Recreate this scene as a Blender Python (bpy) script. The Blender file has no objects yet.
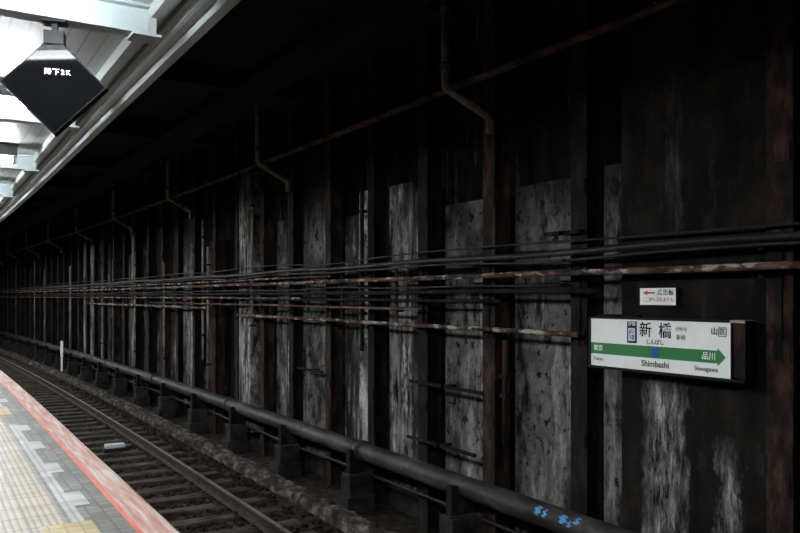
import bpy, bmesh, math, random
from mathutils import Vector, Matrix, noise
random.seed(11)
scene = bpy.context.scene
COL = scene.collection
# ---------------------------------------------------------------- calibration
F = 778.0; TA = 475.0/778.0; A = math.atan(TA); CA = math.cos(A); SA = math.sin(A)
EYE = 1.55
def bend(s):
    return -((s-10.0)**2)/1114.0 if s > 10 else 0.0
def yaw(s):
    return math.atan((s-10.0)/557.0) if s > 10 else 0.0
def S(px, X):
    u = (px-400)/F; t = (TA+u)/(1-TA*u); s = X/t
    for i in range(30):
        s = s*0.5 + 0.5*(X+bend(s))/t
    return s
def H(px, py, X):
    s = S(px, X)
    return EYE + (296.5-py)/F*(s*CA+(X+bend(s))*SA)

# ---------------------------------------------------------------- materials
def nt(name):
    m = bpy.data.materials.new(name); m.use_nodes = True
    t = m.node_tree; b = t.nodes["Principled BSDF"]
    return m, t, b
def noise_node(t, scale3, detail=6, rough=0.6, scale=1.0, off=0.0):
    g = t.nodes.new("ShaderNodeNewGeometry"); mp = t.nodes.new("ShaderNodeMapping")
    mp.inputs["Scale"].default_value = scale3; mp.inputs["Location"].default_value = (off, off*1.7, off*0.6)
    n = t.nodes.new("ShaderNodeTexNoise"); n.inputs["Scale"].default_value = scale
    n.inputs["Detail"].default_value = detail; n.inputs["Roughness"].default_value = rough
    t.links.new(g.outputs["Position"], mp.inputs["Vector"]); t.links.new(mp.outputs["Vector"], n.inputs["Vector"])
    return n
def ramp(t, src, stops):
    r = t.nodes.new("ShaderNodeValToRGB"); e = r.color_ramp.elements
    while len(e) > 1: e.remove(e[-1])
    for i, (p, c) in enumerate(stops):
        c = c if isinstance(c, tuple) else (c, c, c)
        if i == 0: e[0].position = p; el = e[0]
        else: el = e.new(p)
        el.color = (c[0], c[1], c[2], 1)
    t.links.new(src, r.inputs["Fac"]); return r
def mixc(t, fac, a, b):
    m = t.nodes.new("ShaderNodeMix"); m.data_type = 'RGBA'
    if isinstance(fac, (int, float)): m.inputs[0].default_value = fac
    else: t.links.new(fac, m.inputs[0])
    for sock, v in ((6, a), (7, b)):
        if isinstance(v, tuple): m.inputs[sock].default_value = (v[0], v[1], v[2], 1)
        else: t.links.new(v, m.inputs[sock])
    return m.outputs[2]
def M_(t, op, a, b=None, c=None, clamp=False):
    n = t.nodes.new("ShaderNodeMath"); n.operation = op; n.use_clamp = clamp
    for i, v in enumerate((a, b, c)):
        if v is None: continue
        if isinstance(v, (int, float)): n.inputs[i].default_value = v
        else: t.links.new(v, n.inputs[i])
    return n.outputs[0]
def weathered(name, stops, sc=(3, 3, 3), rough=0.8, metal=0.0, bump=0.3, bsc=(20, 20, 20), overlays=(), soot=None, off=0.0, detail=7, spec=0.3, drips=(), streaks=None):
    """streaks=(colour, lo, hi, fine scale3, blotch lo, blotch hi); drips=[(s, halfwidth, z_bottom, z_top, strength)]"""
    m, t, b = nt(name)
    n = noise_node(t, sc, detail, 0.66, 1.0, off)
    c = ramp(t, n.outputs["Fac"], stops).outputs["Color"]
    for i, (col, lo, hi, s3) in enumerate(overlays):
        n2 = noise_node(t, s3, 8, 0.68, 1.0, off+3.1*(i+1))
        k = ramp(t, n2.outputs["Fac"], [(lo, 0.0), (hi, 1.0)]).outputs["Color"]
        c = mixc(t, k, c, col)
    if streaks:
        col, lo, hi, s3, bl, bh = streaks
        n1 = noise_node(t, s3, 6, 0.7, 1.0, off+21)
        n2 = noise_node(t, (1.0, 1.6, 0.9), 5, 0.65, 1.0, off+33)
        n3 = noise_node(t, (7, 8, 6), 8, 0.75, 1.0, off+41)
        k1 = ramp(t, n1.outputs["Fac"], [(lo, 0.0), (hi, 1.0)]).outputs["Color"]
        k2 = ramp(t, n2.outputs["Fac"], [(bl, 0.0), (bh, 1.0)]).outputs["Color"]
        k3 = ramp(t, n3.outputs["Fac"], [(0.40, 0.05), (0.62, 1.0)]).outputs["Color"]
        k = M_(t, 'MULTIPLY', M_(t, 'MULTIPLY', k1, k2), k3)
        c = mixc(t, k, c, col)
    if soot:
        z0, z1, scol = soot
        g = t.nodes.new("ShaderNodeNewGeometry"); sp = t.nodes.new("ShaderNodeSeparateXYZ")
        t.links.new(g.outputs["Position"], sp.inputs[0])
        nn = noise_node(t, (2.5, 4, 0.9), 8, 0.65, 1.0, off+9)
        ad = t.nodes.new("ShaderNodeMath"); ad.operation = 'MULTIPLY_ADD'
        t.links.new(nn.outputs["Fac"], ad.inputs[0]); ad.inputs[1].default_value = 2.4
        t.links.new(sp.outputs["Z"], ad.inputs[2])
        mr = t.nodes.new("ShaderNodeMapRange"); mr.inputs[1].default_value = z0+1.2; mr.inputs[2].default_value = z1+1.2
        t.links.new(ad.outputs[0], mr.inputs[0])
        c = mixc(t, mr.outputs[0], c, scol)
    if drips:
        g = t.nodes.new("ShaderNodeNewGeometry"); sp = t.nodes.new("ShaderNodeSeparateXYZ")
        t.links.new(g.outputs["Position"], sp.inputs[0])
        wn = noise_node(t, (0, 3, 1.6), 5, 0.7, 1.0, off+3)
        fn = noise_node(t, (3, 12, 2.6), 10, 0.8, 1.0, off+15)
        f1 = ramp(t, fn.outputs["Fac"], [(0.42, 0.0), (0.53, 0.25), (0.66, 1.0)]).outputs["Color"]
        yw = M_(t, 'ADD', sp.outputs["Y"], M_(t, 'MULTIPLY', M_(t, 'SUBTRACT', wn.outputs["Fac"], 0.5), 0.5))
        for (s0, hw, za, zb, st) in drips:
            ky = M_(t, 'MULTIPLY', M_(t, 'SUBTRACT', 1.0, M_(t, 'DIVIDE', M_(t, 'ABSOLUTE', M_(t, 'SUBTRACT', yw, s0)), hw)), 1.6, clamp=True)
            kz1 = M_(t, 'MULTIPLY', M_(t, 'SUBTRACT', sp.outputs["Z"], za), 2.0, clamp=True)
            kz2 = M_(t, 'MULTIPLY', M_(t, 'SUBTRACT', zb, sp.outputs["Z"]), 3.0, clamp=True)
            k = M_(t, 'MULTIPLY', M_(t, 'MULTIPLY', ky, M_(t, 'MULTIPLY', kz1, kz2)), M_(t, 'MULTIPLY', f1, st))
            c = mixc(t, k, c, (0.42, 0.42, 0.405))
    t.links.new(c, b.inputs["Base Color"])
    b.inputs["Roughness"].default_value = rough; b.inputs["Metallic"].default_value = metal
    b.inputs["Specular IOR Level"].default_value = spec
    if bump:
        nb = noise_node(t, bsc, 5, 0.6, 1.0, off+1)
        bp = t.nodes.new("ShaderNodeBump"); bp.inputs["Strength"].default_value = bump; bp.inputs["Distance"].default_value = 0.02
        t.links.new(nb.outputs["Fac"], bp.inputs["Height"]); t.links.new(bp.outputs["Normal"], b.inputs["Normal"])
    return m
def plain(name, col, rough=0.5, metal=0.0, spec=0.5):
    return weathered(name, [(0.3, tuple(c*0.9 for c in col)), (0.7, col)], (4, 4, 4), rough, metal, 0.0, spec=spec)
def emis(name, col, st):
    m, t, b = nt(name)
    b.inputs["Base Color"].default_value = (*col, 1)
    b.inputs["Emission Color"].default_value = (*col, 1); b.inputs["Emission Strength"].default_value = st
    return m

WHT = (0.40, 0.39, 0.375)
PDR = [(S(402, 5.38), 0.14, -0.55, 0.75, 1.2), (S(606, 5.34), 0.16, -0.9, 2.6, 0.8), (S(556, 5.4), 0.12, -0.9, 1.3, 0.7), (S(366, 5.33), 0.14, 1.6, 3.0, 0.9), (S(470, 5.4), 0.1, -0.8, 0.6, 0.6)]
M_panel = [
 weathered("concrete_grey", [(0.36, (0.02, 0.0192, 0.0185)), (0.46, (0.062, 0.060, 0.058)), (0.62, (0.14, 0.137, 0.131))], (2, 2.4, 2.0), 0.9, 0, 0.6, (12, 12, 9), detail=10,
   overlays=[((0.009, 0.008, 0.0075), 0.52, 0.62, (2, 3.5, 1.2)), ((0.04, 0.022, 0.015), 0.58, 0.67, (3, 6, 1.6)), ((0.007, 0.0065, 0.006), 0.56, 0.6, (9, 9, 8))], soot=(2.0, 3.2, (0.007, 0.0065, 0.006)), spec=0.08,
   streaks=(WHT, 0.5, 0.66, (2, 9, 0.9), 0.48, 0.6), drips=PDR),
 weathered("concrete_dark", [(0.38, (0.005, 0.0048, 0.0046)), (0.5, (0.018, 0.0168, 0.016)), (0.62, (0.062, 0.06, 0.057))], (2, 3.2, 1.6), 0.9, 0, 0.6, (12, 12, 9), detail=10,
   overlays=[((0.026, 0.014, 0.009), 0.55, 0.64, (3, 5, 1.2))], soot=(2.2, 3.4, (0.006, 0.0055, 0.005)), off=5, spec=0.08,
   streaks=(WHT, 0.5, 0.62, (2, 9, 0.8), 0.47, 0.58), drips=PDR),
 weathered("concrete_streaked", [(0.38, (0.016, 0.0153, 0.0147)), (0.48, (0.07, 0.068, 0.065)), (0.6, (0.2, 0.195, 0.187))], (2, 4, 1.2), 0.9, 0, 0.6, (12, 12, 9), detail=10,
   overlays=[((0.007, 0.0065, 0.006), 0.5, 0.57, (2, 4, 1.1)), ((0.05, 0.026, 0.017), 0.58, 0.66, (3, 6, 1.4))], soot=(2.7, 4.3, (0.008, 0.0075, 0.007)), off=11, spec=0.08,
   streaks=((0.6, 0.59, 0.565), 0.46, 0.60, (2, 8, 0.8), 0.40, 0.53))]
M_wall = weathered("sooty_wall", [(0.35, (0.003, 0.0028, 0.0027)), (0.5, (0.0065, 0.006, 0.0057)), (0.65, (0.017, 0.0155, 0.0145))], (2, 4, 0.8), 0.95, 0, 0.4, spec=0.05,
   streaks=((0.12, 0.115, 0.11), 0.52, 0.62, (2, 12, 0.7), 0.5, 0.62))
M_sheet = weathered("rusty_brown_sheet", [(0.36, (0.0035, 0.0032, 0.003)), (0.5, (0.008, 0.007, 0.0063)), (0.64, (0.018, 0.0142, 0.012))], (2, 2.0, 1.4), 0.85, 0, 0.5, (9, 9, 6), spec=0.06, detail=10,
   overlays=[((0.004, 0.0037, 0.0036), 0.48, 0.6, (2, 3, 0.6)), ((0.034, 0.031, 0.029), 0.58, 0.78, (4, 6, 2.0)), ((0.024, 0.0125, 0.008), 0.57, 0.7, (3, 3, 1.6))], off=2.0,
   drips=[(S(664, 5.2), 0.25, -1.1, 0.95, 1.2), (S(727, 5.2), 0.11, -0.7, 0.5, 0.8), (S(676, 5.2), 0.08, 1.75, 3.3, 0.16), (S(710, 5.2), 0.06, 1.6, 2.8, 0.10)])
M_ceil = weathered("black_soffit", [(0.3, (0.008, 0.0075, 0.0075)), (0.7, (0.016, 0.015, 0.0145))], (2, 2, 2), 0.9, 0, 0.2, spec=0.08)
M_rust = weathered("rusty_steel", [(0.38, (0.006, 0.0045, 0.004)), (0.5, (0.017, 0.010, 0.008)), (0.64, (0.052, 0.027, 0.019))], (6, 7, 3), 0.85, 0.0, 0.5, (40, 40, 15), off=4, spec=0.1, detail=10)
M_rustb = weathered("rust_brown_pipe", [(0.38, (0.03, 0.018, 0.013)), (0.5, (0.08, 0.045, 0.033)), (0.64, (0.16, 0.10, 0.08))], (6, 3, 6), 0.85, 0.0, 0.4, (40, 20, 40), off=4, spec=0.1)
M_dark = weathered("sooty_steel", [(0.38, (0.003, 0.003, 0.003)), (0.52, (0.007, 0.0063, 0.006)), (0.64, (0.022, 0.0145, 0.0115))], (6, 6, 3), 0.85, 0.0, 0.4, (40, 40, 15), off=8, spec=0.1)
M_peel = weathered("peeling_rusty_pipe", [(0.4, (0.018, 0.011, 0.009)), (0.48, (0.06, 0.026, 0.017)), (0.58, (0.13, 0.075, 0.055))], (8, 5, 8), 0.8, 0, 0.6, (60, 40, 60), spec=0.15,
   overlays=[((0.36, 0.32, 0.28), 0.54, 0.58, (10, 3.5, 10)), ((0.01, 0.008, 0.007), 0.55, 0.59, (8, 2.2, 8))], off=6)
M_pale = weathered("pale_conduit", [(0.35, (0.08, 0.068, 0.058)), (0.6, (0.27, 0.24, 0.20))], (6, 6, 2), 0.7, 0, 0.2, overlays=[((0.05, 0.025, 0.015), 0.54, 0.64, (6, 6, 3))], spec=0.2)
M_cable = weathered("black_cable", [(0.35, (0.004, 0.004, 0.004)), (0.65, (0.014, 0.013, 0.012))], (6, 2, 6), 0.6, 0, 0.2, spec=0.2)
M_main = weathered("dark_grey_main_pipe", [(0.38, (0.010, 0.010, 0.010)), (0.5, (0.022, 0.0213, 0.0208)), (0.62, (0.048, 0.045, 0.043))], (4, 1.5, 4), 0.6, 0, 0.2, overlays=[((0.022, 0.015, 0.011), 0.52, 0.62, (6, 3, 6))], spec=0.15)
M_blue = plain("blue_spray_paint", (0.03, 0.2, 0.45), 0.6)
M_block = weathered("support_block", [(0.38, (0.007, 0.0065, 0.006)), (0.62, (0.026, 0.0235, 0.0215))], (5, 5, 5), 0.9, 0, 0.4, spec=0.1)
M_kerb = weathered("dirty_kerb", [(0.38, (0.010, 0.008, 0.007)), (0.5, (0.035, 0.027, 0.022)), (0.62, (0.12, 0.097, 0.083))], (7, 4, 7), 0.9, 0, 0.8, (25, 25, 25), spec=0.1, detail=10)
M_bed = weathered("track_bed_dirt", [(0.38, (0.005, 0.004, 0.0035)), (0.5, (0.014, 0.0105, 0.0085)), (0.64, (0.035, 0.026, 0.021))], (6, 6, 6), 0.95, 0, 0.8, (30, 30, 30), spec=0.1)
M_stone = weathered("ballast_stone", [(0.35, (0.006, 0.0045, 0.0038)), (0.65, (0.028, 0.021, 0.016))], (14, 14, 14), 0.95, 0, 0.4, spec=0.1)
M_sleep = weathered("old_sleeper", [(0.38, (0.012, 0.0095, 0.008)), (0.6, (0.06, 0.047, 0.038))], (3, 9, 9), 0.9, 0, 0.5, (10, 60, 60), spec=0.1)
M_rail = weathered("rusty_rail", [(0.38, (0.010, 0.006, 0.005)), (0.6, (0.035, 0.022, 0.016))], (9, 3, 9), 0.8, 0.0, 0.2, spec=0.15)
M_railtop = weathered("polished_rail_head", [(0.3, (0.2, 0.18, 0.17)), (0.7, (0.35, 0.32, 0.3))], (9, 1, 9), 0.45, 0.8, 0.0)
M_canopy = plain("white_canopy_panel", (0.40, 0.42, 0.42), 0.6)
M_beam = plain("grey_white_steel", (0.2, 0.235, 0.245), 0.5)
M_gut = plain("gutter_grey", (0.25, 0.27, 0.27), 0.5)
M_gutd = plain("gutter_seam_dark", (0.04, 0.045, 0.045), 0.6)
M_white = plain("sign_white", (0.86, 0.87, 0.86), 0.35)
M_black = plain("sign_black", (0.005, 0.005, 0.006), 0.5, spec=0.1)
M_green = plain("sign_green", (0.008, 0.17, 0.035), 0.4)
M_sblue = plain("sign_blue", (0.01, 0.05, 0.32), 0.4)
M_red = plain("sign_red", (0.55, 0.02, 0.015), 0.5)
M_gloss = plain("glossy_black_acrylic", (0.0015, 0.0015, 0.0018), 0.05, spec=0.04)
M_txtw = emis("white_lettering", (0.9, 0.9, 0.9), 0.4)
M_lamp = emis("fluorescent_tube", (0.93, 0.98, 1.0), 270.0)
M_lampb = plain("lamp_housing_white", (0.35, 0.37, 0.37), 0.4)

# canopy seams
def seam_mat():
    m, t, b = nt("white_slatted_panel")
    g = t.nodes.new("ShaderNodeNewGeometry"); sp = t.nodes.new("ShaderNodeSeparateXYZ"); t.links.new(g.outputs["Position"], sp.inputs[0])
    mu = t.nodes.new("ShaderNodeMath"); mu.operation = 'MULTIPLY'; mu.inputs[1].default_value = 9.0; t.links.new(sp.outputs["X"], mu.inputs[0])
    fr = t.nodes.new("ShaderNodeMath"); fr.operation = 'FRACT'; t.links.new(mu.outputs[0], fr.inputs[0])
    r = ramp(t, fr.outputs[0], [(0.0, (0.08, 0.085, 0.085)), (0.1, (0.19, 0.2, 0.195)), (0.9, (0.19, 0.2, 0.195)), (1.0, (0.08, 0.085, 0.085))])
    t.links.new(r.outputs[0], b.inputs["Base Color"]); b.inputs["Roughness"].default_value = 0.5
    return m
M_slat = seam_mat()
PD = 0.55
def tile_mat(name, col, grout, sx, sy, var=0.15, ribs=0, rough=0.6):
    m, t, b = nt(name)
    col = tuple(c*PD for c in col); grout = tuple(c*PD for c in grout)
    g = t.nodes.new("ShaderNodeNewGeometry"); mp = t.nodes.new("ShaderNodeMapping")
    mp.inputs["Scale"].default_value = (1, 1, 1); t.links.new(g.outputs["Position"], mp.inputs[0])
    br = t.nodes.new("ShaderNodeTexBrick"); br.offset = 0.0
    br.inputs["Scale"].default_value = 1.0; br.inputs["Brick Width"].default_value = sx; br.inputs["Row Height"].default_value = sy
    br.inputs["Mortar Size"].default_value = 0.008 if sx > 0.15 else 0.006
    br.inputs["Color1"].default_value = (*col, 1); br.inputs["Color2"].default_value = (*[c*(1-var) for c in col], 1); br.inputs["Mortar"].default_value = (*grout, 1)
    t.links.new(mp.outputs[0], br.inputs["Vector"])
    n = noise_node(t, (3, 3, 3), 6, 0.6, 1.0)
    k = ramp(t, n.outputs["Fac"], [(0.35, 0.6), (0.7, 1.0)])
    mm = t.nodes.new("ShaderNodeMix"); mm.data_type = 'RGBA'; mm.blend_type = 'MULTIPLY'; mm.inputs[0].default_value = 1
    t.links.new(br.outputs["Color"], mm.inputs[6]); t.links.new(k.outputs[0], mm.inputs[7])
    out = mm.outputs[2]
    if ribs:
        sp = t.nodes.new("ShaderNodeSeparateXYZ"); t.links.new(g.outputs["Position"], sp.inputs[0])
        mu = t.nodes.new("ShaderNodeMath"); mu.operation = 'MULTIPLY'; mu.inputs[1].default_value = ribs; t.links.new(sp.outputs["X"], mu.inputs[0])
        fr = t.nodes.new("ShaderNodeMath"); fr.operation = 'PINGPONG'; fr.inputs[1].default_value = 0.5; t.links.new(mu.outputs[0], fr.inputs[0])
        r2 = ramp(t, fr.outputs[0], [(0.12, 0.55), (0.25, 1.0)])
        m3 = t.nodes.new("ShaderNodeMix"); m3.data_type = 'RGBA'; m3.blend_type = 'MULTIPLY'; m3.inputs[0].default_value = 1
        t.links.new(out, m3.inputs[6]); t.links.new(r2.outputs[0], m3.inputs[7]); out = m3.outputs[2]
        bp = t.nodes.new("ShaderNodeBump"); bp.inputs["Strength"].default_value = 0.5; bp.inputs["Distance"].default_value = 0.005
        t.links.new(fr.outputs[0], bp.inputs["Height"]); t.links.new(bp.outputs[0], b.inputs["Normal"])
    t.links.new(out, b.inputs["Base Color"]); b.inputs["Roughness"].default_value = rough
    return m
M_tcream = tile_mat("cream_tactile_paving", (0.57, 0.48, 0.355), (0.22, 0.2, 0.15), 0.3, 0.3, 0.1, 22)
M_tgrey = tile_mat("grey_platform_tile", (0.26, 0.25, 0.22), (0.07, 0.07, 0.06), 0.1, 0.1, 0.55)
M_tyel = tile_mat("yellow_tactile_paving", (0.62, 0.48, 0.21), (0.35, 0.28, 0.14), 0.1, 0.1, 0.1)
M_twht = tile_mat("white_marking_tile", (0.6, 0.6, 0.57), (0.35, 0.35, 0.33), 0.3, 0.3, 0.1)
M_pink = weathered("pink_edge_strip", [(0.38, (0.25, 0.12, 0.10)), (0.5, (0.33, 0.20, 0.17)), (0.6, (0.38, 0.33, 0.31))], (24, 1.2, 4), 0.6, 0, 0.1)
M_orange = weathered("orange_red_line", [(0.4, (0.42, 0.06, 0.035)), (0.6, (0.42, 0.17, 0.13))], (20, 2, 4), 0.5, 0, 0.0)
M_conc = weathered("platform_concrete", [(0.3, (0.05, 0.045, 0.04)), (0.7, (0.15, 0.14, 0.12))], (3, 3, 3), 0.9, 0, 0.2)

# ---------------------------------------------------------------- geometry helpers
def mk(name, verts, faces, mat, parent=None, loc=(0, 0, 0), rot=0.0, smooth=False, bevel=0.0):
    me = bpy.data.meshes.new(name); me.from_pydata([tuple(v) for v in verts], [], faces)
    bm = bmesh.new(); bm.from_mesh(me); bmesh.ops.recalc_face_normals(bm, faces=bm.faces); bm.to_mesh(me); bm.free()
    for mm in (mat if isinstance(mat, (list, tuple)) else [mat]): me.materials.append(mm)
    if smooth:
        for p in me.polygons: p.use_smooth = True
    ob = bpy.data.objects.new(name, me); COL.objects.link(ob)
    ob.location = loc
    if not isinstance(rot, (int, float)): ob.rotation_euler = rot
    else: ob.rotation_euler = (0, 0, rot)
    if parent: ob.parent = parent
    if bevel:
        b = ob.modifiers.new("bevel", 'BEVEL'); b.width = bevel; b.segments = 2; b.limit_method = 'ANGLE'
    return ob
def boxes(lst):
    vs = []; fs = []
    for (x0, x1, y0, y1, z0, z1) in lst:
        o = len(vs)
        vs += [(x0, y0, z0), (x1, y0, z0), (x1, y1, z0), (x0, y1, z0), (x0, y0, z1), (x1, y0, z1), (x1, y1, z1), (x0, y1, z1)]
        fs += [[o+i for i in f] for f in ((0, 3, 2, 1), (4, 5, 6, 7), (0, 1, 5, 4), (1, 2, 6, 5), (2, 3, 7, 6), (3, 0, 4, 7))]
    return vs, fs
def box(name, dims, mat, **k):
    v, f = boxes(dims if isinstance(dims, list) else [dims]); return mk(name, v, f, mat, **k)
def tube_geo(pts, r, seg=12):
    pts = [Vector(p) for p in pts]; vs = []; fs = []; up = None
    for i, p in enumerate(pts):
        d = (pts[min(i+1, len(pts)-1)]-pts[max(i-1, 0)]).normalized()
        if up is None:
            up = Vector((0, 0, 1)) if abs(d.z) < 0.9 else Vector((1, 0, 0))
        a = (up - d*up.dot(d)).normalized(); b = d.cross(a); up = a
        rr = r[i] if isinstance(r, list) else r
        for k in range(seg):
            t = 2*math.pi*k/seg; vs.append(p+a*math.cos(t)*rr+b*math.sin(t)*rr)
    n = len(pts)
    for i in range(n-1):
        for k in range(seg):
            fs.append([i*seg+k, i*seg+(k+1) % seg, (i+1)*seg+(k+1) % seg, (i+1)*seg+k])
    fs.append(list(range(seg))); fs.append([(n-1)*seg+k for k in range(seg)])
    return vs, fs
def tube(name, pts, r, mat, seg=12, **k):
    v, f = tube_geo(pts, r, seg); return mk(name, v, f, mat, smooth=True, **k)
def rounded(pts, rad=0.08, n=5):
    P = [Vector(p) for p in pts]; out = [P[0]]
    for i in range(1, len(P)-1):
        a = (P[i-1]-P[i]).normalized(); b = (P[i+1]-P[i]).normalized()
        for k in range(n+1):
            t = k/n; p0 = P[i]+a*rad; p1 = P[i]+b*rad
            out.append((p0*(1-t)+P[i]*t)*(1-t)+(P[i]*(1-t)+p1*t)*t)
    out.append(P[-1]); return out
def srange(a, b, step=1.0):
    n = max(1, int(round((b-a)/step))); return [a+(b-a)*i/n for i in range(n+1)]
def sweep(name, prof, s0, s1, mat, step=1.0, jit=0.0, closed=True, smooth=False, **k):
    ss = srange(s0, s1, step); vs = []; fs = []; n = len(prof)
    for i, s in enumerate(ss):
        for (x, z) in prof:
            jx = random.uniform(-jit, jit); jz = random.uniform(-jit, jit)
            vs.append((x+bend(s)+jx, s, z+jz))
    for i in range(len(ss)-1):
        for q in range(n if closed else n-1):
            fs.append([i*n+q, i*n+(q+1) % n, (i+1)*n+(q+1) % n, (i+1)*n+q])
    if closed:
        fs.append(list(range(n))); fs.append([(len(ss)-1)*n+q for q in range(n)])
    return mk(name, vs, fs, mat, smooth=smooth, **k)
def rect(x0, x1, z0, z1): return [(x0, z0), (x1, z0), (x1, z1), (x0, z1)]
def longtube(name, X, z, s0, s1, r, mat, step=0.5, wob=0.008, **k):
    pts = [(X+bend(s)+wob*noise.noise((s*0.6, X*7, z*5)), s, z+wob*1.5*noise.noise((s*0.45, z*9, 3))) for s in srange(s0, s1, step)]
    return tube(name, pts, r, mat, **k)
def tag(o, label, cat, group=None, kind=None):
    o["label"] = label
    o["category"] = cat
    if group: o["group"] = group
    if kind: o["kind"] = kind
def struct(o): o["kind"] = "structure"; return o
def copy_tree(src, loc, rot):
    n = src.copy(); COL.objects.link(n); n.location = loc; n.rotation_euler = (0, 0, rot)
    for c in list(src.children):
        d = c.copy(); COL.objects.link(d); d.parent = n; d.matrix_parent_inverse.identity()
    return n
def text(name, s, size, mat, parent, loc, align='CENTER', sx=1.0, ext=0.0008, bold=0.0):
    cu = bpy.data.curves.new(name, 'FONT'); cu.body = s; cu.size = size; cu.align_x = align; cu.align_y = 'CENTER'
    cu.extrude = ext; cu.offset = bold
    to = bpy.data.objects.new(name, cu); COL.objects.link(to)
    bpy.context.view_layer.update()
    dg = bpy.context.evaluated_depsgraph_get()
    me = bpy.data.meshes.new_from_object(to.evaluated_get(dg)); bpy.data.objects.remove(to)
    me.materials.clear(); me.materials.append(mat)
    ob = bpy.data.objects.new(name, me); COL.objects.link(ob); ob.parent = parent; ob.location = loc; ob.scale = (sx, 1, 1)
    return ob

SMAX = 75; SMIN = -3
# ---------------------------------------------------------------- shell
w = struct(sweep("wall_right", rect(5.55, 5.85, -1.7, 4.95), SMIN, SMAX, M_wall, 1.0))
tag(w, "soot-blackened tunnel wall beside the track", "wall", kind="structure")
c = sweep("ceiling", rect(1.9, 5.85, 4.95, 5.25), SMIN, SMAX, M_ceil, 1.0)
tag(c, "black grimy tunnel soffit above the track", "ceiling", kind="structure")
fl = sweep("floor", rect(1.45, 5.55, -1.9, -1.32), SMIN, SMAX, M_bed, 1.0)
tag(fl, "dark dirty track bed with brown ballast dust", "track bed", kind="structure")
# platform
PE = 1.42
pf = sweep("floor_platform", rect(-7, PE-0.01, -1.9, -0.012), SMIN, SMAX, M_conc, 1.0)
tag(pf, "concrete station platform slab with tiled surface", "platform", kind="structure")
def pstrip(name, x0, x1, mat, z=0.0, s0=SMIN, s1=SMAX, zb=-0.012, step=1.0):
    return sweep(name, rect(x0, x1, zb, z), s0, s1, mat, step, parent=pf)
pstrip("tactile_paving", -0.4, 0.83, M_tcream, 0.003)
pstrip("inner_paving", -7, -0.4, M_tgrey)
pstrip("grey_paving", 0.83, 1.19, M_tgrey)
pstrip("warning_line", 1.19, 1.225, M_orange, 0.002)
pstrip("edge_nosing", 1.225, PE, M_pink, 0.002, zb=-0.09)
for base in (5.05, 11.6, 18.0):
    pstrip("yellow_paving", 0.66, 0.98, M_tyel, 0.006, base-0.25, base+0.65, zb=0.0005, step=0.3)
    pstrip("white_line", 0.86, 0.94, M_twht, 0.006, base+0.65, base+5.4, zb=0.0005, step=0.5)
    for q in range(4):
        pstrip("white_tab", 0.94, 1.05, M_twht, 0.006, base+1.1+q*1.25, base+1.55+q*1.25, zb=0.0005, step=0.3)
# canopy
can = sweep("ceiling_canopy", rect(-7, 1.30, 3.22, 3.3), SMIN, SMAX, M_slat, 1.0)
tag(can, "white slatted platform canopy underside", "canopy ceiling", kind="structure")
gut = sweep("trim_1", [(1.10, 3.14), (1.16, 3.14), (1.16, 3.17), (1.36, 3.17), (1.36, 3.11), (PE, 3.11), (PE, 3.36), (1.10, 3.36)], SMIN, SMAX, M_gut, 1.0)
tag(gut, "grey-white metal gutter and fascia along the canopy edge", "gutter", kind="structure")
g2 = sweep("gutter_seam", rect(1.20, 1.225, 3.163, 3.17), SMIN, SMAX, M_gutd, 1.0, parent=gut)
g3 = sweep("gutter_rib", rect(1.27, 1.30, 3.15, 3.17), SMIN, SMAX, M_canopy, 1.0, parent=gut)
# cross beams
BY = [4.6+2.8*i for i in range(-2, 16)]
v, f = boxes([(-7, 1.1, -0.06, 0.06, 3.05, 3.065), (-7, 1.1, -0.006, 0.006, 3.065, 3.205), (-7, 1.1, -0.06, 0.06, 3.205, 3.22)])
bsrc = mk("canopy_beam", v, f, M_beam)
ep = box("end_bracket", [(1.0, 1.16, -0.075, 0.075, 3.035, 3.05), (1.10, 1.13, -0.075, 0.075, 3.05, 3.14)], M_gut, parent=bsrc)
tag(bsrc, "grey-white painted steel beam across the canopy", "beam", "canopy cross beams")
bsrc.location = (bend(BY[0]), BY[0], 0)
for y in BY[1:]:
    copy_tree(bsrc, (bend(y), y, 0), yaw(y))
# lamps
lsrc = box("fluorescent_lamp", [(-0.95, 0.87, -0.07, 0.07, 3.09, 3.22)], M_lampb, bevel=0.01)
t1 = tube("lamp_tube", [(-0.90, -0.03, 3.05), (0.82, -0.03, 3.05)], 0.017, M_lamp, parent=lsrc)
t2 = tube("lamp_tube", [(-0.90, 0.03, 3.05), (0.82, 0.03, 3.05)], 0.017, M_lamp, parent=lsrc)
box("lamp_holder", [(-0.94, -0.90, -0.06, 0.06, 3.02, 3.09)], M_lampb, parent=lsrc)
box("lamp_holder", [(0.82, 0.86, -0.06, 0.06, 3.02, 3.09)], M_lampb, parent=lsrc)
tag(lsrc, "twin-tube fluorescent lamp glowing under the canopy", "lamp", "canopy fluorescent lamps")
LY = [6.75+2.8*i for i in range(-3, 14)]
lsrc.location = (0, LY[0], 0)
for y in LY[1:]:
    copy_tree(lsrc, (bend(y), y, 0), yaw(y))

# ---------------------------------------------------------------- track
RT = -1.10
def railprof(x, top=RT):
    h = [(-0.062, -0.15), (0.062, -0.15), (0.062, -0.138), (0.012, -0.122), (0.009, -0.045), (0.033, -0.032), (0.033, -0.006), (0.026, 0.0), (-0.026, 0.0), (-0.033, -0.006), (-0.033, -0.032), (-0.009, -0.045), (-0.012, -0.122), (-0.062, -0.138)]
    return [(x+a, top+b) for a, b in h]
for nm, X, lab in (("rail", 2.42, "worn steel running rail on sleepers next to the platform"), ("rail", 3.49, "worn steel running rail with rusty sides")):
    top = RT
    r = sweep(nm, railprof(X, top), SMIN, SMAX, M_rail, 1.0)
    tag(r, lab, "rail")
    sweep("rail_head", rect(X-0.024, X+0.024, top, top+0.002), SMIN, SMAX, M_railtop, 1.0, parent=r)
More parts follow.
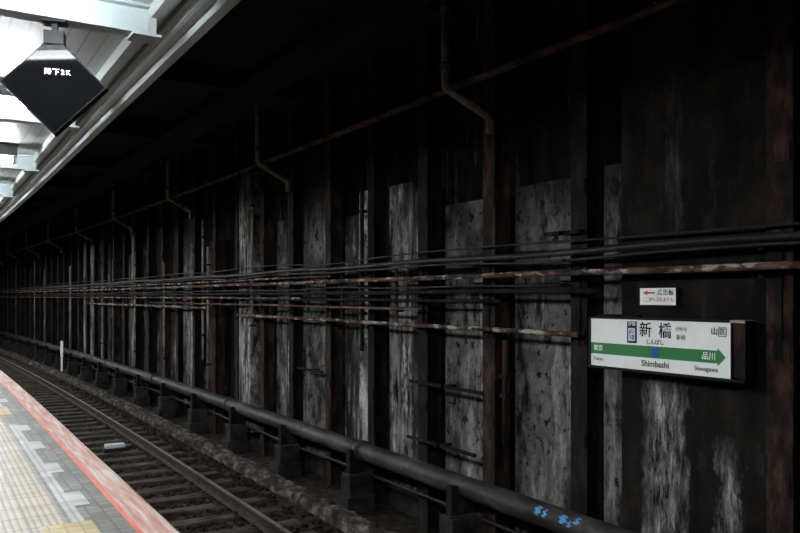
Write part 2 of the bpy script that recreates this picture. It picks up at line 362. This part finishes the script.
# sleepers
ssrc = mk("sleeper", *boxes([(1.9, 4.02, -0.11, 0.11, -1.42, -1.265)]), M_sleep, bevel=0.015)
for X in (2.42, 3.49):
    box("rail_plate", [(X-0.14, X+0.14, -0.085, 0.085, -1.265, -1.25)], M_rail, parent=ssrc)
    for sx in (-1, 1):
        box("rail_clip", [(X+sx*0.085-0.025, X+sx*0.085+0.025, -0.03, 0.03, -1.25, -1.222)], M_rail, parent=ssrc, bevel=0.006)
tag(ssrc, "weathered brown timber sleeper under the rails", "railway sleeper", "track sleepers")
ssrc.location = (0, 1.0, 0)
y = 1.0
NS = 0
while y < 62:
    y += 0.62; NS += 1
    n = copy_tree(ssrc, (bend(y)+random.uniform(-0.03, 0.03), y, 0), yaw(y)+random.uniform(-0.012, 0.012)) if y < 24 else None
    if n is None:
        n = ssrc.copy(); COL.objects.link(n); n.location = (bend(y), y, 0); n.rotation_euler = (0, 0, yaw(y))
# ballast stones
vs = []; fs = []
bm0 = bmesh.new(); bmesh.ops.create_icosphere(bm0, subdivisions=1, radius=1); iv = [v.co.copy() for v in bm0.verts]; bm0.verts.index_update()
ifc = [[v.index for v in f.verts] for f in bm0.faces]; bm0.free()
for i in range(9000):
    s = 2.5+26*random.random()**1.6; X = random.uniform(1.7, 4.32)+bend(s); r = random.uniform(0.016, 0.034)
    m = Matrix.Rotation(random.uniform(0, 6.28), 3, Vector((random.random(), random.random(), random.random()+0.01)).normalized())
    o = len(vs); sc = (random.uniform(0.7, 1.4), random.uniform(0.7, 1.3), random.uniform(0.5, 0.9))
    for q in iv:
        p = m @ Vector((q.x*sc[0], q.y*sc[1], q.z*sc[2]))*r*random.uniform(0.8, 1.15); vs.append((X+p.x, s+p.y, -1.305+p.z+random.uniform(0, 0.002)))
    fs += [[o+a for a in f] for f in ifc]
bal = mk("ballast", vs, fs, M_stone); tag(bal, "brown dusty ballast stones between the sleepers", "ballast", kind="stuff")
# track beacon
tb = box("track_beacon", [(-0.2, 0.2, -0.12, 0.12, -1.27, -1.2)], M_cable, loc=(2.95, 14.8, 0), bevel=0.01)
box("beacon_cover", [(-0.17, 0.17, -0.1, 0.1, -1.2, -1.13)], M_canopy, parent=tb, bevel=0.02)
tag(tb, "pale boxy track beacon fixed between the rails", "track beacon")

# kerb
def kerbmesh():
    prof = [(4.36, -1.33), (4.38, -1.24), (4.42, -1.19), (4.50, -1.175), (4.60, -1.18), (4.66, -1.2), (4.70, -1.26), (4.72, -1.33)]
    ss = srange(SMIN, SMAX, 0.11); vs = []; fs = []; n = len(prof)
    for i, s in enumerate(ss):
        chip = max(0.0, noise.noise((s*1.7, 3, 8)))*0.16
        for j, (x, z) in enumerate(prof):
            w_ = 0.03 if 0 < j < n-1 else 0.0
            x2 = x + (chip if j < 4 else 0)*0.9
            vs.append((x2+bend(s)+random.uniform(-w_, w_)*0.7, s, z-(chip*0.25 if 0 < j < 4 else 0)+random.uniform(-w_, w_)*0.5))
    for i in range(len(ss)-1):
        for q in range(n-1): fs.append([i*n+q, i*n+q+1, (i+1)*n+q+1, (i+1)*n+q])
    return mk("trackside_kerb", vs, fs, M_kerb)
kb = kerbmesh()
tag(kb, "crumbling dirty concrete kerb along the track", "kerb")
sh = sweep("cable_trough", rect(5.42, 5.53, -1.32, -1.0), SMIN, SMAX, M_block, 0.5, jit=0.003)
tag(sh, "dark concrete cable trough at the foot of the wall", "cable trough")

# ---------------------------------------------------------------- main pipe on supports
MX, MZ, MR = 5.03, -0.53, 0.12
mp = longtube("main_pipe", MX, MZ, SMIN, SMAX, MR, M_main, wob=0.0, seg=20)
tag(mp, "thick dark grey pipe on blocks along the wall foot", "pipe")
for s in (3.9, 9.2, 14.5, 19.9, 25.1, 30.4, 35.7, 41):
    tube("pipe_collar", [(MX+bend(s), s-0.07, MZ), (MX+bend(s), s+0.07, MZ)], MR+0.022, M_main, seg=20, parent=mp)
def paint_patch(s, a0, a1, ds):
    vs = []; fs = []; n = 7
    for i in range(n):
        t = a0+(a1-a0)*i/(n-1); w = ds*(0.35+0.5*abs(math.sin(2.7*i+s*9)))
        for q in (-1, 1): vs.append((MX-math.cos(t)*(MR+0.002), s+q*w+0.02*math.sin(i*2.1), MZ+math.sin(t)*(MR+0.002)))
    for i in range(n-1): fs.append([2*i, 2*i+1, 2*i+3, 2*i+2])
    mk("paint_mark", vs, fs, M_blue, parent=mp)
for (px, a0, a1, d) in ((538, 0.2, 1.0, 0.045), (545, 0.2, 0.9, 0.025), (563, 0.2, 0.9, 0.05), (570, 0.1, 0.6, 0.025), (576, 0.5, 1.1, 0.035)):
    paint_patch(S(px, MX-0.1), a0, a1, d)
sup = mk("pipe_support", *boxes([(-0.24, 0.10, -0.13, 0.13, -1.32, -0.83), (-0.30, 0.11, -0.2, 0.2, -1.32, -1.1)]), M_block, bevel=0.01)
box("saddle", [(-0.16, 0.10, -0.05, 0.05, -0.83, -0.64), (-0.20, -0.12, -0.05, 0.05, -0.83, -0.5)], M_dark, parent=sup)
box("strap", [(-0.24, 0.10, -0.09, 0.09, -0.845, -0.815)], M_main, parent=sup)
tag(sup, "squat dark concrete block carrying the thick pipe", "pipe support", "main pipe supports")
sy = [6.9+2.35*i for i in range(-3, 24)]
sup.location = (MX+bend(sy[0]), sy[0], 0)
for y in sy[1:]: copy_tree(sup, (MX+bend(y), y, 0), yaw(y))

# ---------------------------------------------------------------- steel columns
def column(s, mat, depth=0.0, wdt=0.17, zt=4.94, parts=True, lab=None):
    X = 5.19-depth
    o = mk("steel_column", *boxes([(-0.0, 0.016, -wdt/2, wdt/2, -1.3, zt), (0.016, 0.19, -0.007, 0.007, -1.3, zt), (0.19, 0.206, -wdt/2, wdt/2, -1.3, zt)]), mat, loc=(X+bend(s), s, 0), rot=yaw(s))
    if parts:
        for z in (0.15, 1.1, 2.5):
            box("splice_plate", [(-0.012, 0.0, -wdt*0.42, wdt*0.42, z, z+0.14)], mat, parent=o)
        box("pipe_bracket", [(-0.22, 0.0, -0.02, 0.02, 1.68, 1.70), (-0.22, 0.0, -0.02, 0.02, 1.87, 1.89), (-0.02, 0.0, -0.03, 0.03, 1.1, 2.0)], M_dark, parent=o)
    tag(o, lab or ("rust-brown steel column against the tunnel wall" if mat == M_rust else "soot-black steel column against the tunnel wall"), "steel column", "wall columns")
    return o
CS = [5.27+1.33*k for k in range(0, 50)]
rusty = {1, 4, 6, 8, 11, 15, 19, 22, 27}
for k, s in enumerate(CS):
    column(s+(0.04 if k < 3 else 0), M_rust if k in rusty else M_dark, wdt=0.21 if k in (0, 1, 2) else 0.17, depth=0.02 if k % 4 == 1 else 0, parts=(k < 14))
column(3.3, M_rust, wdt=0.2, depth=0.03)
# ---------------------------------------------------------------- wall panels
for k in range(0, 49):
    a = CS[k]+0.12; b = CS[k+1]-0.11
    if k == 0: specs = [(a+0.03, b, 2.72, 0, 5.41)]
    elif k == 1: specs = [(a+0.03, b, 2.66, 0, 5.42)]
    elif k == 2: specs = [(a+0.03, a+0.5, 2.9, 1, 5.42), (a+0.52, b, 3.05, 2, 5.41)]
    elif k == 3: specs = [(a, a+0.48, 3.05, 2, 5.33), (a+0.6, b, 2.75, 1, 5.42)]
    elif k == 5: specs = [(a, a+0.55, 3.5, 1, 5.38), (a+0.6, b, 2.9, 0, 5.42)]
    elif k == 6: specs = [(a, a+0.45, 2.8, 1, 5.38), (a+0.5, b, 3.9, 2, 5.20)]
    else:
        m = random.random(); cut = a+random.uniform(0.25, 0.8)
        if m < 0.3:
            specs = [(a, b, random.choice((2.75, 3.3, 3.9)), random.choice((0, 1, 2)), random.choice((5.34, 5.42)))]
        elif m < 0.42:
            specs = [(a, cut, 3.8, random.choice((0, 1)), 5.42)]
        else:
            specs = [(a, cut, random.choice((2.75, 3.1, 3.7)), random.choice((0, 2, 2, 1)), random.choice((5.24, 5.34, 5.42))),
                     (cut+0.03, b, random.choice((2.75, 3.4, 3.9)), random.choice((1, 1, 0, 2)), random.choice((5.3, 5.4)))]
    for (p, q, zt, mi, X) in specs:
        mid = (p+q)/2
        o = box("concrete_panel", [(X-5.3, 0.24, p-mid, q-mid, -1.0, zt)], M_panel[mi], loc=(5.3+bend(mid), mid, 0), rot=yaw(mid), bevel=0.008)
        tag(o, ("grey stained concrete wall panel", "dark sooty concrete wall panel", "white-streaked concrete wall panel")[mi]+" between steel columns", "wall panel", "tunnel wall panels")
o = box("concrete_panel", [(0.0, 0.2, -0.19, 0.16, -1.0, 2.75)], M_panel[0], loc=(5.34, 4.98, 0)); tag(o, "narrow grey stained concrete wall panel", "wall panel", "tunnel wall panels")
# brown sheet panels behind the sign
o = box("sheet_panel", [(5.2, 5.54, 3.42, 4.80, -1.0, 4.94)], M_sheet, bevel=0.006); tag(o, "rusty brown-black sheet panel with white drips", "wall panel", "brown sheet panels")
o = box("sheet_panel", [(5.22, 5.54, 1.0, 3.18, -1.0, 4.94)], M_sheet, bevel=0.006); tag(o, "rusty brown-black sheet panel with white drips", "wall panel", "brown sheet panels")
# ---------------------------------------------------------------- wall pipes
def lp(name, X, z, s0, s1, r, mat, lab, cat="pipe", **k):
    o = longtube(name, X, z, s0, s1, r, mat, **k); tag(o, lab, cat); return o
lp("cable", 4.98, 1.955, -1, 70, 0.03, M_cable, "thick black cable bundle strung along the wall", "cable", wob=0.02)
lp("cable", 5.03, 1.90, -1, 70, 0.016, M_cable, "thin black cable strung along the wall", "cable", wob=0.03)
lp("water_pipe", 5.0, 1.765, -1, 70, 0.027, M_peel, "rusty pipe with peeling white paint along the wall", wob=0.012)
lp("water_pipe", 5.06, 1.60, S(600, 5.06), 70, 0.026, M_dark, "sooty black pipe along the wall")
lp("water_pipe", 5.08, 1.20, S(578, 5.08), S(238, 5.08), 0.025, M_peel, "short rusty pipe with peeling paint on the wall")
lp("water_pipe", 5.06, 1.50, S(500, 5.06), S(255, 5.06), 0.02, M_dark, "thin dark pipe along the wall")
lp("water_pipe", 5.04, 1.31, S(205, 5.04), S(85, 5.04), 0.03, M_peel, "pinkish peeling pipe on the wall")
lp("water_pipe", 5.04, 1.52, S(300, 5.04), 60, 0.02, M_peel, "slim rusty pipe along the wall")
lp("water_pipe", 5.05, 1.40, S(420, 5.05), S(150, 5.05), 0.018, M_rustb, "slim rust-brown pipe along the wall")
lp("water_pipe", 5.07, 1.85, S(330, 5.07), 60, 0.02, M_peel, "slim rusty pipe tucked behind the black cable")
lp("cable", 5.08, 1.66, S(560, 5.08), 60, 0.012, M_cable, "thin sagging black cable on the wall", "cable", wob=0.02)
lp("cable", 5.1, 2.06, -1, 60, 0.010, M_cable, "thin sagging black cable on the wall", "cable", wob=0.03)
lp("water_pipe", 5.06, 3.89, -1, 70, 0.04, M_rustb, "rusty pipe running high under the soffit")
lp("cable", 5.13, -0.86, -1, 60, 0.02, M_cable, "black cable lying on the wall foot", "cable", wob=0.02)
# short brackets between columns
def rail_bracket(px0, px1, py, X, r, mat=M_dark):
    s0, s1 = S(px0, X), S(px1, X); z = H((px0+px1)/2, py, X)
    o = box("cross_bracket", [(-0.02, 0.02, -(abs(s0-s1)/2), abs(s0-s1)/2, -r, r), (-0.02, 0.16, -0.03, 0.03, -r, r)], mat, loc=(X, (s0+s1)/2, z))
    tag(o, "sooty steel angle bracket fixed between wall columns", "bracket", "wall brackets")
rail_bracket(545, 581, 233, 5.14, 0.02); rail_bracket(410, 482, 387, 5.14, 0.017); rail_bracket(408, 475, 446, 5.14, 0.017)
rail_bracket(298, 322, 370, 5.14, 0.015); rail_bracket(600, 640, 316, 5.12, 0.014)
# upright hangers tying the pipe runs together
hs = box("pipe_hanger", [(-0.012, 0.012, -0.018, 0.018, -0.34, 0.34), (0.012, 0.10, -0.014, 0.014, 0.20, 0.225), (0.012, 0.10, -0.014, 0.014, -0.225, -0.20)], M_rust)
tag(hs, "rusty flat steel strap tying the wall pipes together", "pipe hanger", "pipe hangers")
for sx in (-0.19, 0.0, 0.19):
    box("hanger_clip", [(-0.03, -0.012, -0.022, 0.022, sx-0.02, sx+0.02)], M_dark, parent=hs)
HS = [CS[2]+0.62+1.33*i + (0.1 if i % 2 else -0.08) for i in range(16)]
hs.location = (5.12+bend(HS[0]), HS[0], 1.58)
for i, y in enumerate(HS[1:]): copy_tree(hs, (5.12+bend(y), y, 1.58+0.08*math.sin(i*2.3)), yaw(y))
# drain pipes
for k in range(11):
    s = 6.62+5.32*k; a = yaw(s)
    pts = rounded([(-0.52, 0, 4.94), (-0.52, 0, 3.72), (-0.06, -0.16, 3.43), (-0.06, -0.16, 3.27)], 0.05)
    o = tube("drain_pipe", pts, 0.044, M_pale, loc=(5.13+bend(s), s+0.03, 0), rot=a)
    tube("collar", [(-0.52, 0, 3.9), (-0.52, 0, 3.98)], 0.058, M_rustb, parent=o)
    tube("collar", [(-0.52, 0, 4.5), (-0.52, 0, 4.58)], 0.058, M_rustb, parent=o)
    tag(o, "grimy drain pipe dropping from the soffit and elbowing into the wall", "drain pipe", "soffit drain pipes")
# vertical pale conduits
for px, z0, z1, mt in ((208, -0.4, 2.6, M_pale), (203, 0.2, 3.2, M_pale), (164, -0.5, 2.4, M_pale), (135, -0.5, 2.8, M_pale), (100, -0.5, 3.0, M_rust), (252, 0.5, 3.6, M_pale), (362, 0.8, 3.1, M_rust), (505, 0.0, 1.1, M_rust)):
    s = S(px, 5.13)
    o = tube("conduit", [(0, 0, z0), (0, 0, z1)], 0.028, mt, loc=(5.13+bend(s), s, 0))
    for zz in (z0+0.5, z1-0.4): box("clamp", [(-0.035, 0.06, -0.05, 0.05, zz, zz+0.04)], M_dark, parent=o)
    tag(o, "pale vertical conduit clamped to the wall" if mt == M_pale else "rusty vertical conduit clamped to the wall", "conduit", "wall conduits")
# soffit girders
for i in range(14):
    y = 3.0+4.2*i
    o = box("soffit_girder", [(1.9, 5.1, -0.15, 0.15, 4.68, 4.94), (1.9, 5.1, -0.2, 0.2, 4.64, 4.68)], M_ceil, loc=(bend(y), y, 0), rot=yaw(y))
    tag(o, "black steel girder crossing the tunnel soffit", "girder", "soffit girders")
o = sweep("long_girder", rect(3.9, 4.12, 4.35, 4.63), SMIN, SMAX, M_ceil, 1.0); tag(o, "black steel girder running along the soffit", "girder")
# white distance marker
s = S(62, 4.8); o = box("distance_marker", [(-0.03, 0.03, -0.12, 0.12, -0.72, -0.12), (-0.03, 0.03, -0.03, 0.03, -1.32, -0.72)], M_white, loc=(4.79+bend(s), s, 0)); tag(o, "small white marker post by the wall foot", "marker")

# ---------------------------------------------------------------- station sign
SR = (math.radians(90), 0, math.radians(-90))
SX = 5.02; s_l = S(591, SX); s_r = S(731, SX)
W = s_l-s_r; z1 = 1.362; z0 = 0.948; HH = z1-z0; WE = s_l-S(746, SX)
sign = box("station_sign", [(-0.022, WE, -0.014, 0.004, -0.10, -0.03), (-0.022, WE, HH-0.004, HH+0.012, -0.10, 0.008), (-0.022, WE, -0.022, 0.0, -0.10, 0.02),
      (-0.022, 0.0, -0.014, HH+0.012, -0.10, 0.008), (W, W+0.010, 0, HH, -0.10, 0.006), (WE-0.012, WE, -0.014, HH+0.012, -0.10, 0.008), (-0.022, WE, -0.014, HH+0.012, -0.10, -0.085)], M_black, loc=(SX, s_l, z0), rot=SR)
tag(sign, "white station name sign with green arrow band and black frame", "station sign")
box("sign_panel", [(0, W, 0, HH, -0.08, 0.0)], M_white, parent=sign)
box("end_box", [(W+0.012, WE-0.014, 0.01, HH-0.01, -0.08, -0.01)], M_rust, parent=sign)
box("end_box_lip", [(W+0.0, WE, HH-0.004, HH+0.016, -0.10, 0.012)], M_gut, parent=sign)
def lx(px): return s_l-S(px, SX)
by0, by1 = 1.10-0.048-z0, 1.10+0.048-z0; tip = lx(726)
mk("arrow_band", [(0.0, by0, 0.002), (tip-0.07, by0, 0.002), (tip-0.07, by0-0.02, 0.002), (tip, (by0+by1)/2, 0.002), (tip-0.07, by1+0.02, 0.002), (tip-0.07, by1, 0.002), (0.0, by1, 0.002)], [[0, 1, 2, 3, 4, 5, 6]], M_green, parent=sign)
mx = lx(655)
box("line_marker", [(mx-0.034, mx+0.034, by0+0.012, by1-0.012, 0, 0.004)], M_sblue, parent=sign)
ic = lx(632)
box("code_frame", [(ic-0.052, ic+0.052, 0.215, 0.395, 0, 0.003)], M_black, parent=sign, bevel=0.002)
text("lettering", "SMB", 0.045, M_white, sign, (ic, 0.374, 0.004))
box("code_square", [(ic-0.044, ic+0.044, 0.223, 0.348, 0, 0.005)], M_sblue, parent=sign)
box("code_face", [(ic-0.033, ic+0.033, 0.235, 0.337, 0, 0.006)], M_white, parent=sign)
text("lettering", "JO", 0.045, M_black, sign, (ic, 0.31, 0.007), bold=0.001)
text("lettering", "18", 0.055, M_black, sign, (ic, 0.262, 0.007), bold=0.001)
text("lettering", "新", 0.13, M_black, sign, (lx(645.5), 0.322, 0.002), bold=0.0012)
text("lettering", "橋", 0.13, M_black, sign, (lx(665), 0.322, 0.002), bold=0.0012)
text("lettering", "しんばし", 0.046, M_black, sign, (mx, 0.23, 0.002), bold=0.0006)
text("lettering", "신바시", 0.04, M_black, sign, (lx(681), 0.345, 0.002))
text("lettering", "新桥", 0.045, M_black, sign, (lx(681), 0.28, 0.002))
text("lettering", "山", 0.062, M_black, sign, (lx(714.5), 0.34, 0.002), bold=0.001)
text("lettering", "区", 0.05, M_black, sign, (lx(722.5), 0.34, 0.002), bold=0.001)
bx = lx(722.5)
box("zone_box", [(bx-0.033, bx+0.033, 0.305, 0.309, 0, 0.003), (bx-0.033, bx+0.033, 0.371, 0.375, 0, 0.003), (bx-0.033, bx-0.029, 0.305, 0.375, 0, 0.003), (bx+0.029, bx+0.033, 0.305, 0.375, 0, 0.003)], M_black, parent=sign)
text("lettering", "Shimbashi", 0.07, M_black, sign, (mx, 0.055, 0.002), bold=0.001)
text("lettering", "東京", 0.055, M_white, sign, (lx(598.5), (by0+by1)/2, 0.004), bold=0.0006)
text("lettering", "Tokyo", 0.045, M_black, sign, (lx(598.5), 0.06, 0.002))
text("lettering", "品川", 0.062, M_white, sign, (lx(709), (by0+by1)/2, 0.004), bold=0.0006)
text("lettering", "Shinagawa", 0.052, M_black, sign, (lx(706), 0.055, 0.002))
box("mounting_arm", [(0.1, 0.14, 0.05, HH-0.05, -0.17, -0.1)], M_dark, parent=sign)
box("mounting_arm", [(W-0.1, W-0.06, 0.05, HH-0.05, -0.17, -0.1)], M_dark, parent=sign)
# small notice
NX = 5.17; a = S(640, NX); b = S(676, NX); nz0 = H(658, 305, NX); nz1 = H(658, 288, NX); nw = a-b; nh = nz1-nz0
nb = box("small_notice", [(0, nw, 0, nh, -0.025, 0)], M_white, loc=(NX, a, nz0), rot=SR); tag(nb, "small white notice plate with red arrow and rust-stained rim", "notice sign")
mk("red_arrow", [(0.03, nh*0.72, 0.002), (0.08, nh*0.87, 0.002), (0.08, nh*0.77, 0.002), (0.16, nh*0.77, 0.002), (0.16, nh*0.67, 0.002), (0.08, nh*0.67, 0.002), (0.08, nh*0.57, 0.002)], [[0, 1, 2, 3, 4, 5, 6]], M_red, parent=nb)
text("lettering", "広告板", 0.055, M_black, nb, (nw*0.72, nh*0.72, 0.002))
text("lettering", "ここから入れません", 0.042, M_red, nb, (nw*0.5, nh*0.3, 0.002), sx=0.85)
box("rim", [(-0.01, nw+0.01, -0.012, 0, -0.025, 0.004), (-0.01, 0, 0, nh, -0.025, 0.004), (nw, nw+0.01, 0, nh, -0.025, 0.004)], M_rust, parent=nb)

# ---------------------------------------------------------------- hanging diamond board
dy = 4.6; dz = 2.695; hd_ = 0.272
dx = 0.605
dirang = math.atan2(-SA, CA) + math.radians(14)
root = mk("diamond_board", [(-hd_, 0, -0.04), (0, -hd_, -0.04), (hd_, 0, -0.04), (0, hd_, -0.04), (-hd_, 0, 0.04), (0, -hd_, 0.04), (hd_, 0, 0.04), (0, hd_, 0.04)],
   [[0, 1, 2, 3], [4, 5, 6, 7], [0, 1, 5, 4], [1, 2, 6, 5], [2, 3, 7, 6], [3, 0, 4, 7]], M_black, loc=(dx, dy, dz), rot=(math.radians(90), 0, dirang), bevel=0.006)
tag(root, "glossy black diamond-shaped board hanging from the canopy beam", "hanging sign")
q = hd_-0.012
mk("display_face", [(-q, 0, 0.042), (0, -q, 0.042), (q, 0, 0.042), (0, q, 0.042), (-q, 0, 0.036), (0, -q, 0.036), (q, 0, 0.036), (0, q, 0.036)], [[0, 1, 2, 3], [4, 5, 6, 7], [0, 1, 5, 4], [1, 2, 6, 5], [2, 3, 7, 6], [3, 0, 4, 7]], M_gloss, parent=root)
for ch, xo in (("降", -0.040), ("下", 0.000), ("2", 0.034), ("K", 0.062)):
    text("lettering", ch, 0.038, M_txtw, root, (xo+0.012, 0.066, 0.044))
box("hanger", [(-0.05, 0.05, hd_-0.05, hd_+0.02, -0.045, 0.045), (-0.015, 0.015, hd_, 3.05-dz, -0.015, 0.015), (-0.06, 0.06, 3.035-dz, 3.05-dz, -0.05, 0.05)], M_black, parent=root)

# ---------------------------------------------------------------- world & camera
wd = bpy.data.worlds.new("World"); scene.world = wd; wd.use_nodes = True
wd.node_tree.nodes["Background"].inputs[0].default_value = (0.5, 0.55, 0.6, 1)
wd.node_tree.nodes["Background"].inputs[1].default_value = 0.03
cam = bpy.data.cameras.new("Camera"); co = bpy.data.objects.new("Camera", cam); COL.objects.link(co)
cam.sensor_width = 36; cam.lens = F/800*36; cam.shift_y = 30/800
co.location = (0, 0, EYE); co.rotation_euler = (math.radians(90), 0, -A)
scene.camera = co
scene.view_settings.view_transform = 'Standard'
